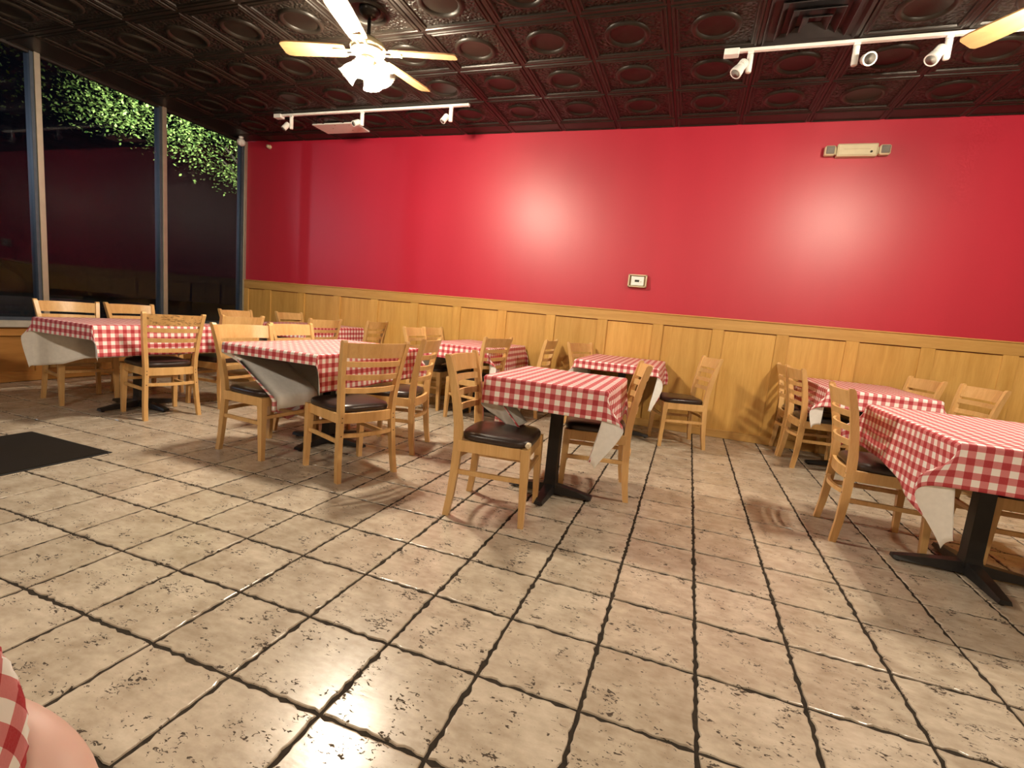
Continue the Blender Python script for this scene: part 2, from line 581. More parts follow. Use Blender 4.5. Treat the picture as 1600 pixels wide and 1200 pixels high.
mul = MB().cbox(XW - 0.055, XW + 0.045, -0.010, 0.040, 0.612, H, 0.002).mesh('mullion', 'alu')
mul2 = MB().cbox(XW - 0.065, XW + 0.03, -0.040, -0.010, 0.612, H, 0.002).mesh('mullion_channel', 'alu_dark')
for k in range(len(ys) - 1):
    y1, y0 = ys[k], ys[k + 1]
    w = struct(part('window_%d' % (k + 1), MB().cbox(XW - 0.03, XW + 0.02, y0 + 0.03, y1 - 0.03, 0.612, 0.645, 0.002), 'alu_dark'),
               ['tall dark window in the corner, foliage behind its top', 'middle tall dark window with tree behind', 'leftmost tall dark window'][k] if k < 3 else 'tall dark window beyond the frame')
    link('mullion', mul, w, (0, y1 - 0.01 if k == 0 else y1, 0))
    link('mullion_channel', mul2, w, (0, y1 - 0.01 if k == 0 else y1, 0))
    part('head_rail', MB().cbox(XW - 0.03, XW + 0.02, y0 + 0.03, y1 - 0.03, H - 0.03, H, 0.002), 'gridbar', w)
    part('pane', MB().box(XW - 0.008, XW - 0.002, y0 + 0.035, y1 - 0.035, 0.63, H - 0.02), 'glass', w)

# ================================================================== CEILING
CX0, CY0, CP = -2.402, 2.0097, 0.6096
ceil = struct(part('ceiling', MB().box(XW - 0.15, XR + 0.15, YB - 0.15, YW + 0.15, H + 0.012, H + 0.12), 'gridbar'), 'dark bronze embossed tin-look ceiling')
def sq(h, z, n=8):
    pts = []
    for k in range(4 * n):
        s, t = divmod(k, n)
        u = -h + 2 * h * t / n
        pts.append({0: (u, -h), 1: (h, u), 2: (-u, h), 3: (-h, -u)}[s] + (z,))
    return pts
def ci(r, z, n=8):
    pts = []
    for p in sq(1.0, 0, n):
        a = math.atan2(p[1], p[0])
        pts.append((r * math.cos(a), r * math.sin(a), z))
    return pts
rings = [sq(0.293, 0.010), sq(0.292, -0.002), sq(0.286, -0.009), sq(0.274, -0.010), sq(0.268, -0.004), sq(0.262, -0.004), sq(0.256, -0.010), sq(0.247, -0.010), sq(0.242, 0.0),
         ci(0.170, 0.0), ci(0.166, -0.008), ci(0.155, -0.016), ci(0.142, -0.016), ci(0.130, -0.008), ci(0.124, 0.002), ci(0.06, 0.006), ci(0.004, 0.007)]
ct_me = MB().loft(rings, cap=False).mesh('ceiling_tile', 'ceiling', True)
ct_me.set_sharp_from_angle(angle=R(38))
skip = {(4, 0)}                    # slot of the air diffuser
i0, i1 = -6, 12
j0, j1 = -11, 3
for i in range(i0, i1):
    for j in range(j0, j1):
        if (i, j) in skip or CX0 + (i + 1) * CP > XR + 0.01:
            continue
        link('ceiling_tile', ct_me, ceil, (CX0 + (i + 0.5) * CP, CY0 + (j + 0.5) * CP, H))
def border(x0, x1, y0, y1):
    mb = MB()
    rr = [[(x0 + d, y0 + d, z), (x1 - d, y0 + d, z), (x1 - d, y1 - d, z), (x0 + d, y1 - d, z)] for d, z in ((0.0, H + 0.010), (0.002, H - 0.002), (0.008, H - 0.009), (0.02, H - 0.010), (0.027, H - 0.002))]
    mb.loft(rr)
    return mb
yb0 = CY0 + j1 * CP
for i in range(i0, i1):
    part('border_tile', border(CX0 + i * CP + 0.012, min(CX0 + (i + 1) * CP, XR) - 0.012, yb0 + 0.012, YW - 0.002), 'ceiling', ceil)
for j in range(j0, j1):
    part('border_tile', border(XW + 0.02, CX0 + i0 * CP - 0.012, CY0 + j * CP + 0.012, CY0 + (j + 1) * CP - 0.012), 'ceiling', ceil)
gx = MB().cbox(-0.0115, 0.0115, YB, YW, H - 0.002, H + 0.02, 0.001).mesh('grid_bar', 'gridbar')
gy = MB().cbox(XW, XR, -0.0115, 0.0115, H - 0.002, H + 0.02, 0.001).mesh('grid_bar', 'gridbar')
for i in range(i0, i1 + 1):
    link('grid_bar', gx, ceil, (CX0 + i * CP, 0, 0))
for j in range(j0, j1 + 1):
    link('grid_bar', gy, ceil, (0, CY0 + j * CP, 0))
# air diffuser in the ceiling
dif = tag(empty('air_diffuser', (CX0 + 4.5 * CP, CY0 + 0.5 * CP, H)), 'dark square air diffuser set into the ceiling above right track', 'vent')
for k, h in enumerate((0.29, 0.22, 0.15, 0.085)):
    mb = MB()
    z = -0.004 - 0.012 * k
    mb.loft([sq(h, z - 0.006, 1), sq(h - 0.004, z - 0.010, 1), sq(h - 0.045, z + 0.025, 1), sq(h - 0.045, z + 0.031, 1), sq(h, z, 1)], cap=False)
    part('louvre_frame', mb, 'dark_vent', dif)
part('back_plate', MB().box(-0.29, 0.29, -0.29, 0.29, 0.004, 0.010), 'dark_vent', dif)
# white access panel
ap = tag(empty('ceiling_panel', (-4.535, 3.70, H - 0.012)), 'flat white rectangular panel on ceiling beside left track', 'panel')
part('plate', MB().cbox(-0.315, 0.315, -0.145, 0.145, -0.012, 0.004, 0.002), 'white', ap)
for sx_, sy_ in ((-0.10, -0.02), (0.13, 0.06), (0.0, -0.11), (0.2, -0.1)):
    part('screw', MB().lathe([(0.004, -0.0135), (0.008, -0.0125), (0.008, -0.011)], 8, Matrix.Translation((sx_, sy_, 0))), 'screw', ap)

# ================================================================== CEILING FANS
def sweep_blade():
    out = []
    Lp = [(0.17, 0.052), (0.22, 0.060), (0.35, 0.066), (0.5, 0.071), (0.60, 0.072), (0.645, 0.064), (0.66, 0.045)]
    t = 0.005
    rings = []
    for x_, w_ in Lp:
        rings.append([(x_, -w_, -t), (x_, w_, -t), (x_, w_, t), (x_, -w_, t)])
    mb = MB().loft(rings)
    rm = Matrix.Rotation(R(12), 4, 'X')
    mb.v = [tuple(rm @ Vector(p)) for p in mb.v]
    return mb
blade_me = sweep_blade().mesh('blade', 'blade')
arm = MB()
for s in (-1, 1):
    arm.path([(0.08, 0.008 * s, 0.0), (0.12, 0.028 * s, -0.008), (0.165, 0.03 * s, -0.010), (0.22, 0.012 * s, -0.010)], 0.006, 6)
arm.cbox(0.19, 0.25, -0.035, 0.035, -0.014, -0.005, 0.002)
arm_me = arm.mesh('blade_arm', 'brass')
housing_me = MB().lathe([(0.02, 0.075), (0.06, 0.07), (0.085, 0.05), (0.115, 0.035), (0.128, 0.015), (0.128, -0.005), (0.118, -0.02), (0.122, -0.03), (0.10, -0.045), (0.06, -0.055), (0.02, -0.058)], 28).mesh('motor_housing', 'brass', True)
housing_me.set_sharp_from_angle(angle=R(40))
canopy_me = MB().lathe([(0.075, 0.0), (0.078, -0.012), (0.07, -0.035), (0.045, -0.058), (0.022, -0.068)], 24).mesh('canopy', 'darkmetal', True)
rod_me = MB().lathe([(0.0125, 0.0), (0.0125, -0.22)], 12).mesh('downrod', 'darkmetal', True)
kit_me = MB().lathe([(0.03, 0.0), (0.055, -0.008), (0.06, -0.03), (0.050, -0.05), (0.050, -0.075), (0.02, -0.092), (0.008, -0.105)], 20).mesh('light_fitter', 'brass', True)
# tulip glass shade, mouth down (local -Z)
shade_me = MB().lathe([(0.020, 0.0), (0.028, -0.008), (0.045, -0.035), (0.056, -0.065), (0.058, -0.095), (0.064, -0.115), (0.071, -0.127)], 18, cap=False).mesh('glass_shade', 'shade', True)
bulb_me = MB().lathe([(0.004, -0.092), (0.019, -0.086), (0.029, -0.066), (0.022, -0.042), (0.012, -0.015)], 9).mesh('bulb', 'bulb', True)
bulb2_me = bulb_me.copy()
bulb2_me.materials[0] = M['bulb_dim']
bulb3_me = bulb_me.copy()
bulb3_me.materials[0] = M['bulb_mid']
sock_me = MB().lathe([(0.016, 0.012), (0.02, 0.008), (0.021, -0.006), (0.014, -0.012)], 12).mesh('socket', 'brass', True)

def fan(x, y, angs, lamp0, label, bm_=bulb_me):
    f = tag(empty('ceiling_fan', (x, y, H)), label, 'ceiling fan', 'ceiling fans with light kits')
    zb = 2.945 - H
    link('canopy', canopy_me, f)
    link('downrod', rod_me, f, (0, 0, -0.05))
    link('motor_housing', housing_me, f, (0, 0, zb))
    for a in angs:
        b = link('blade', blade_me, f, (0, 0, zb - 0.02), R(a))
        link('blade_arm', arm_me, b)
    link('light_fitter', kit_me, f, (0, 0, zb - 0.058))
    for k in range(4):
        a = R(lamp0 + 90 * k)
        s = link('glass_shade', shade_me, f, (0.072 * math.cos(a), 0.072 * math.sin(a), zb - 0.115))
        s.rotation_euler = (0, R(-42), a)
        link('socket', sock_me, s)
        link('bulb', bm_, s)
    return f
fan(-2.655, 1.67, (16, 80, 194, 287), 20, 'ceiling fan with tan blades and four lit glass shades')
fan(1.50, 1.66, (33, 123, 213, 303), 45, 'ceiling fan at the right edge, only a blade tip in view', bulb3_me)
fan(-2.655, -2.45, (10, 100, 190, 280), 45, 'ceiling fan with lit shades behind the viewpoint, left', bulb2_me)
fan(1.50, -2.45, (40, 130, 220, 310), 45, 'ceiling fan with lit shades behind the viewpoint, right', bulb2_me)

# ================================================================== TRACK LIGHTS
def track(x0, x1, y, label):
    t = tag(empty('track_rail', ((x0 + x1) / 2, y, H)), label, 'track light', 'ceiling tracks')
    h = (x1 - x0) / 2
    part('rail', MB().cbox(-h, h, -0.018, 0.018, -0.034, -0.012, 0.003), 'white', t)
    part('feed_box', MB().cbox(-h - 0.085, -h + 0.02, -0.035, 0.035, -0.055, -0.012, 0.004), 'white', t)
    part('end_cap', MB().cbox(h, h + 0.02, -0.02, 0.02, -0.036, -0.012, 0.003), 'white', t)
    return t
stem = MB().cbox(-0.02, 0.02, -0.014, 0.014, -0.05, -0.034, 0.002).lathe([(0.014, -0.05), (0.021, -0.056), (0.021, -0.17), (0.018, -0.178), (0.008, -0.18)], 14)
stem_me = stem.mesh('stem', 'white', True)
stem_me.set_sharp_from_angle(angle=R(40))
headp = [(0.012, 0.062), (0.03, 0.058)]
for q in range(4):
    headp += [(0.034, 0.052 - q * 0.014), (0.034, 0.045 - q * 0.014), (0.030, 0.043 - q * 0.014), (0.030, 0.040 - q * 0.014)]
headp += [(0.038, -0.012), (0.043, -0.05), (0.043, -0.058), (0.036, -0.058)]
head_me = MB().lathe(headp, 18).mesh('lamp_head', 'white', True)
head_me.set_sharp_from_angle(angle=R(35))
smallp = [(0.012, 0.045), (0.026, 0.042), (0.030, 0.03), (0.030, -0.045), (0.025, -0.045)]
small_me = MB().lathe(smallp, 16).mesh('lamp_head', 'white', True)
small_me.set_sharp_from_angle(angle=R(35))
lens_me = MB().lathe([(0.034, -0.0585), (0.02, -0.052), (0.004, -0.050)], 18).mesh('lens', 'grey', True)
lens2_me = MB().lathe([(0.024, -0.0458), (0.012, -0.042), (0.003, -0.041)], 16).mesh('lens', 'grey', True)

def spot(x, y, aim, label, big, side):
    s = tag(empty('track_spotlight', (x, y, H)), label, 'spotlight', 'unlit track spotlights')
    st = link('stem', stem_me, s)
    hd = link('lamp_head', head_me if big else small_me, s, (side[0], side[1], -0.155))
    d = Vector(aim).normalized()
    hd.rotation_euler = (-d).to_track_quat('Z', 'Y').to_euler()
    link('lens', lens_me if big else lens2_me, hd)
    return s
track(-5.03, -2.60, 3.25, 'white ceiling track with three spotlights, beyond the left fan')
track(-0.11, 3.2, 2.625, 'white ceiling track running off the right edge')
spot(-4.875, 3.25, (-0.35, -0.55, -0.9), 'white spotlight nearest the windows on the left track', False, (-0.05, -0.03))
spot(-3.885, 3.25, (-0.2, -0.8, -0.5), 'middle white spotlight on the left track beside the ceiling panel', False, (-0.05, -0.03))
spot(-2.785, 3.25, (-0.35, -0.55, -0.9), 'white spotlight at right end of the left track', False, (-0.05, -0.03))
spot(-0.01, 2.625, (-0.5, -0.35, -0.85), 'white finned spotlight at left end of the right track', True, (-0.06, -0.03))
spot(0.665, 2.625, (0.05, -0.95, -0.42), 'white spotlight turned to show its round grey lens', True, (0.07, -0.03))
spot(1.19, 2.625, (-0.55, -0.35, -0.8), 'white finned spotlight nearest the right edge', True, (-0.065, -0.03))

# ================================================================== THINGS ON THE RED WALL
em = tag(empty('emergency_light', (1.085, YW, 2.92)), 'beige emergency light unit with two lamp heads high on red wall', 'emergency light')
part('housing', MB().cbox(-0.165, 0.165, -0.075, 0, -0.055, 0.06, 0.008), 'cream', em)
part('front_cover', MB().cbox(-0.155, 0.155, -0.082, -0.072, -0.045, 0.05, 0.003), 'cream', em)
part('ridge', MB().cbox(-0.11, 0.10, -0.088, -0.08, 0.004, 0.012, 0.002), 'cream', em)
part('test_button', MB().lathe([(0.010, 0), (0.010, 0.01), (0.004, 0.012)], 10, Matrix.Translation((0.11, -0.08, -0.02)) @ Matrix.Rotation(R(90), 4, 'X')), 'display', em)
for s in (-1, 1):
    lh = part('lamp_head', MB().cbox(-0.045, 0.045, -0.07, 0.0, -0.045, 0.045, 0.012), 'cream', em, loc=(s * 0.222, -0.012, 0))
    part('lens', MB().cbox(-0.034, 0.034, -0.076, -0.066, -0.034, 0.034, 0.006), 'grey', lh)
    part('neck', MB().cbox(-0.02, 0.02, -0.04, -0.01, -0.03, 0.03, 0.003), 'cream', lh, loc=(-s * 0.05, 0, 0))
th = tag(empty('thermostat', (-0.778, YW, 1.60)), 'small cream thermostat in a clear guard box on red wall', 'thermostat')
part('guard_frame', MB().cbox(-0.10, 0.10, -0.012, 0, -0.068, 0.068, 0.003)
     .cbox(-0.10, -0.085, -0.055, -0.01, -0.068, 0.068, 0.002).cbox(0.085, 0.10, -0.055, -0.01, -0.068, 0.068, 0.002)
     .cbox(-0.10, 0.10, -0.055, -0.01, -0.068, -0.056, 0.002).cbox(-0.10, 0.10, -0.055, -0.01, 0.056, 0.068, 0.002), 'cream', th)
body = part('body', MB().cbox(-0.07, 0.07, -0.04, -0.01, -0.05, 0.05, 0.005), 'white', th)
part('screen', MB().cbox(-0.028, 0.02, -0.043, -0.038, -0.012, 0.012, 0.001), 'display', body)
part('button', MB().cbox(0.034, 0.042, -0.043, -0.038, -0.012, -0.004, 0.001), 'display', body)
# small sensor on the red wall near the corner, globe sensor by the window head
sn = tag(empty('wall_sensor', (-6.05, YW, 3.135)), 'tiny cream sensor on red wall near the window corner', 'sensor')
part('base', MB().lathe([(0.028, 0.0), (0.028, 0.014), (0.02, 0.02)], 14, Matrix.Rotation(R(90), 4, 'X')), 'cream', sn)
part('eye', MB().lathe([(0.022, 0.018), (0.025, 0.035), (0.018, 0.055), (0.006, 0.062)], 14, Matrix.Rotation(R(90), 4, 'X')), 'cream', sn, True)
gs = tag(empty('globe_sensor', (-6.36, 3.88, H)), 'white round sensor hanging at top corner of the windows', 'sensor')
part('mount', MB().lathe([(0.03, 0.0), (0.03, -0.02), (0.015, -0.03)], 14), 'white', gs)
part('globe', MB().lathe([(0.012, -0.022), (0.040, -0.035), (0.055, -0.062), (0.055, -0.085), (0.040, -0.112), (0.012, -0.125)], 18), 'white', gs, True)

# ================================================================== CHAIRS (front faces +X, origin on floor under the seat)
def rect_ring(c, hx, hy, tilt=0.0):
    cx, cy, cz = c
    pts = []
    for sx_, sy_ in ((-1, -1), (1, -1), (1, 1), (-1, 1)):
        pts.append((cx + sx_ * hx * math.cos(tilt), cy + sy_ * hy, cz + sx_ * hx * math.sin(tilt)))
    return pts
PROF = [(-0.222, 0.0, .017), (-0.205, 0.12, .019), (-0.194, 0.26, .0215), (-0.188, 0.40, .023), (-0.192, 0.50, .0225), (-0.207, 0.62, .021), (-0.232, 0.75, .0195), (-0.262, 0.865, .017), (-0.266, 0.877, .010)]
def backx(z):
    for (xa, za, _), (xb, zb, _) in zip(PROF, PROF[1:]):
        if za <= z <= zb:
            return xa + (xb - xa) * (z - za) / (zb - za)
    return PROF[-1][0]
def posty(z_):
    return 0.180 + 0.040 * max(0, (z_ - 0.42) / 0.45) ** 1.15 + 0.022 * max(0, (0.42 - z_) / 0.42)
def post(s):
    rings = []
    for x_, z_, h_ in PROF:
        y_ = s * posty(z_)
        rings.append(rect_ring((x_, y_, z_), h_, 0.0145))
    return MB().loft(rings)
def fleg(s):
    rings = []
    for x_, y_, z_, h_ in ((0.198, 0.198, 0.0, .0145), (0.192, 0.194, 0.2, .018), (0.187, 0.19, 0.36, .0215), (0.186, 0.189, 0.425, .0215)):
        rings.append(rect_ring((x_, s * y_, z_), h_, h_))
    return MB().loft(rings)
def slat(z0, z1, th, bow, crown=0.0):
    rings = []
    n = 10
    for k in range(n + 1):
        t = -1 + 2 * k / n
        hw = posty((z0 + z1) / 2) - 0.004
        y_ = hw * t
        b = -bow * (1 - t * t)
        zt = z1 + crown * (1 - t * t)
        xa, xb = backx(z0) + b, backx(zt) + b
        rings.append([(xa - th, y_, z0), (xa + th, y_, z0), (xb + th, y_, zt), (xb - th, y_, zt)])
    return MB().loft(rings)
def outline(n, sc=1.0, z=0.0, back=-0.188, front=0.205):
    pts = []
    for k in range(n):
        a = 2 * math.pi * k / n
        c_, s_ = math.cos(a), math.sin(a)
        e = 0.42
        px = math.copysign(abs(c_) ** e, c_)
        py = math.copysign(abs(s_) ** e, s_)
        x_ = (front + back) / 2 + px * (front - back) / 2 * sc
        w_ = 0.200 + 0.012 * px
        pts.append((x_, py * w_ * sc, z))
    return pts
cush = MB().loft([outline(32, 0.985, 0.424), outline(32, 1.01, 0.434), outline(32, 1.01, 0.450), outline(32, 0.975, 0.463), outline(32, 0.86, 0.471), outline(32, 0.6, 0.476), outline(32, 0.2, 0.478)])
def bowbar(xa, bow, z0, z1, th, hw=0.178):
    rings = []
    for k in range(9):
        t = -1 + k / 4
        b = xa - bow * (1 - t * t)
        rings.append([(b - th, hw * t, z0), (b + th, hw * t, z0), (b + th, hw * t, z1), (b - th, hw * t, z1)])
    return MB().loft(rings)
CH = {}
CH['seat'] = cush.mesh('seat', 'vinyl', True)
fr = bowbar(-0.19, 0.02, 0.362, 0.424, 0.010)
fr.cbox(0.176, 0.196, -0.178, 0.178, 0.362, 0.424, 0.002)
for s in (-1, 1):
    fr.cbox(-0.185, 0.185, s * 0.188 - 0.010, s * 0.188 + 0.010, 0.362, 0.424, 0.002)
CH['frame'] = fr.mesh('seat_frame', 'wood')
CH['postL'], CH['postR'] = post(1).mesh('back_post', 'wood'), post(-1).mesh('back_post', 'wood')
CH['legL'], CH['legR'] = fleg(1).mesh('leg', 'wood'), fleg(-1).mesh('leg', 'wood')
CH['crest'] = slat(0.772, 0.862, 0.009, 0.042, 0.002).mesh('crest_rail', 'wood', True)
CH['crest_worn'] = slat(0.772, 0.862, 0.009, 0.042, 0.002).mesh('crest_rail', 'wood_worn', True)
CH['slats'] = [slat(z, z + 0.034, 0.0075, 0.042).mesh('slat', 'wood', True) for z in (0.552, 0.634, 0.716)]
for k in ('crest', 'crest_worn'):
    CH[k].set_sharp_from_angle(angle=R(40))
for s_ in CH['slats']:
    s_.set_sharp_from_angle(angle=R(40))
CH['sideL'] = MB().cbox(-0.2, 0.195, 0.181, 0.199, 0.236, 0.262, 0.003).mesh('stretcher', 'wood')
CH['sideR'] = MB().cbox(-0.2, 0.195, -0.199, -0.181, 0.236, 0.262, 0.003).mesh('stretcher', 'wood')
CH['rear'] = bowbar(-0.196, 0.035, 0.276, 0.300, 0.009).mesh('stretcher', 'wood')
CH['front'] = MB().cbox(0.180, 0.200, -0.18, 0.18, 0.276, 0.302, 0.003).mesh('stretcher', 'wood')
sm = MB()
for s in (-1, 1):
    for z_ in (0.40, 0.372, 0.288):
        xx = backx(z_)
        sm.lathe([(0.005, 0), (0.004, 0.0015)], 8, Matrix.Translation((xx - 0.0222, s * posty(z_), z_)) @ Matrix.Rotation(R(-90), 4, 'Y'))
CH['screws'] = sm.mesh('screw_heads', 'screw')

def chair(x, y, deg, label, group, worn=False):
    c = tag(empty('dining_chair', (x, y, 0), R(deg)), label, 'chair', group)
    link('seat', CH['seat'], c)
    link('seat_frame', CH['frame'], c)
    link('back_post', CH['postL'], c)
    link('back_post', CH['postR'], c)
    link('leg', CH['legL'], c)
    link('leg', CH['legR'], c)
    cr = link('crest_rail', CH['crest_worn' if worn else 'crest'], c)
    if worn:
        cr['label'] = 'scuffed crest rail'
    for s_ in CH['slats']:
        link('slat', s_, c)
    for k in ('sideL', 'sideR', 'rear', 'front'):
        link('stretcher', CH[k], c)
    link('screw_heads', CH['screws'], c)
    return c

GF, GW = 'chairs at the front row of tables', 'chairs at the wall row of tables'
cA = chair(-1.085, 0.935, 6, 'wooden chair with torn seat corner, left of the small central table', GF)
chair(-0.665, 1.635, 191, 'wooden chair on the right of the small central table, its back toward the right', GF)
chair(-2.185, 1.045, 158, 'wooden chair seen from behind, nearest at the large centre-left table', GF)
chair(-2.905, 1.055, -5, 'wooden chair at the left near corner of the centre-left table', GF)
chair(-3.04, 1.68, 0, 'wooden chair second along the left side of the centre-left table', GF)
chair(-2.265, 1.70, 193, 'wooden chair on far right of centre-left table, seen side on', GF)
chair(-4.36, 1.325, 167.5, 'wooden chair with scuffed crest rail, seen from behind at window table', GF, True)
chair(-4.38, 1.94, 180, 'wooden chair beyond the scuffed chair at the window table', GF)
chair(-5.25, 1.24, -12, 'wooden chair nearest the left edge, its back against the windows', GF)
chair(-5.26, 1.84, 0, 'wooden chair second from the left edge, its back to the windows', GF)
chair(0.975, 1.735, -1, 'wooden chair left of the nearest right-hand table, largest on the right', GF)
chair(1.58, 1.66, 180, 'wooden chair under the nearest right-hand table, cut by right edge', GF)
chair(-2.84, 3.33, 0, 'wooden chair on near left side of third wall table from the right', GW)
chair(-2.86, 3.78, 0, 'wooden chair against wainscot, left side of third wall table from right', GW)
chair(-2.20, 3.07, 166, 'wooden chair turned away in front of third wall table from right', GW)
chair(-1.86, 3.74, 180, 'wooden chair seen edge-on by the wainscot behind small central table', GW)
chair(-1.03, 3.66, -21, 'wooden chair on left of the wall table behind small central table', GW)
chair(-0.175, 3.465, 198.4, 'wooden chair casting slatted shadow on wainscot, facing left', GW)
chair(1.03, 3.43, 6, 'wooden chair on near left of the right-hand wall table', GW)
chair(1.0, 3.855, 0, 'wooden chair on far left of the right-hand wall table', GW)
chair(1.63, 3.73, 192, 'wooden chair on right of right-hand wall table, farther from right edge', GW)
chair(1.85, 3.30, 192, 'wooden chair by wainscot nearest the right edge', GW)
chair(-5.06, 2.92, 2, 'wooden chair on near left of the corner table by the windows', GW)
chair(-5.06, 3.76, 0, 'wooden chair facing us at far left of the corner table', GW)
chair(-4.30, 3.0, 174, 'wooden chair seen from behind, near right of the corner table', GW)
chair(-4.20, 3.80, 184, 'wooden chair against wainscot, far right of the corner table', GW)
# torn corner of the nearest chair's seat
random.seed(9)
tf = MB()
bm = bmesh.new()
bmesh.ops.create_icosphere(bm, subdivisions=2, radius=0.016)
for v in bm.verts:
    v.co *= random.uniform(0.7, 1.25)
    v.co.z *= 1.2
bm.verts.index_update()
tf.add([v.co + Vector((0.196, -0.192, 0.447)) for v in bm.verts], [[q.index for q in f_.verts] for f_ in bm.faces])
bm.free()
part('torn_foam', tf, 'foam', cA, True)['label'] = 'torn seat corner with pale foam'

# ================================================================== TABLES AND CLOTHS
TH = 0.752
def table(x, y, wx, wy, label, arm=0.29, yaw=0.0):
    t = tag(empty('pedestal_table', (x, y, 0), R(yaw)), label, 'table', 'pedestal tables')
    part('tabletop', MB().cbox(-wx / 2, wx / 2, -wy / 2, wy / 2, TH - 0.032, TH, 0.004), 'top', t)
    part('column', MB().loft([rect_ring((0, 0, z), h_, h_) for z, h_ in ((0.05, 0.042), (0.10, 0.036), (0.66, 0.034), (0.68, 0.05), (0.70, 0.05))]), 'black', t)
    part('mounting_plate', MB().cbox(-0.2, 0.2, -0.2, 0.2, 0.70, 0.72, 0.003), 'black', t)
    am = MB()
    am.loft([[(0.0, -0.036, 0.012), (0.0, 0.036, 0.012), (0.0, 0.03, 0.075), (0.0, -0.03, 0.075)],
             [(arm * 0.6, -0.031, 0.012), (arm * 0.6, 0.031, 0.012), (arm * 0.6, 0.025, 0.052), (arm * 0.6, -0.025, 0.052)],
             [(arm, -0.028, 0.012), (arm, 0.028, 0.012), (arm, 0.02, 0.032), (arm, -0.02, 0.032)]])
    am.lathe([(0.012, 0.0), (0.013, 0.013)], 8, Matrix.Translation((arm - 0.03, 0, 0)))
    me = am.mesh('base_arm', 'black')
    for k in range(4):
        link('base_arm', me, t, (0, 0, 0), R(90 * k))
    return t

def smooth(a, b, x_):
    t = max(0.0, min(1.0, (x_ - a) / (b - a)))
    return t * t * (3 - 2 * t)

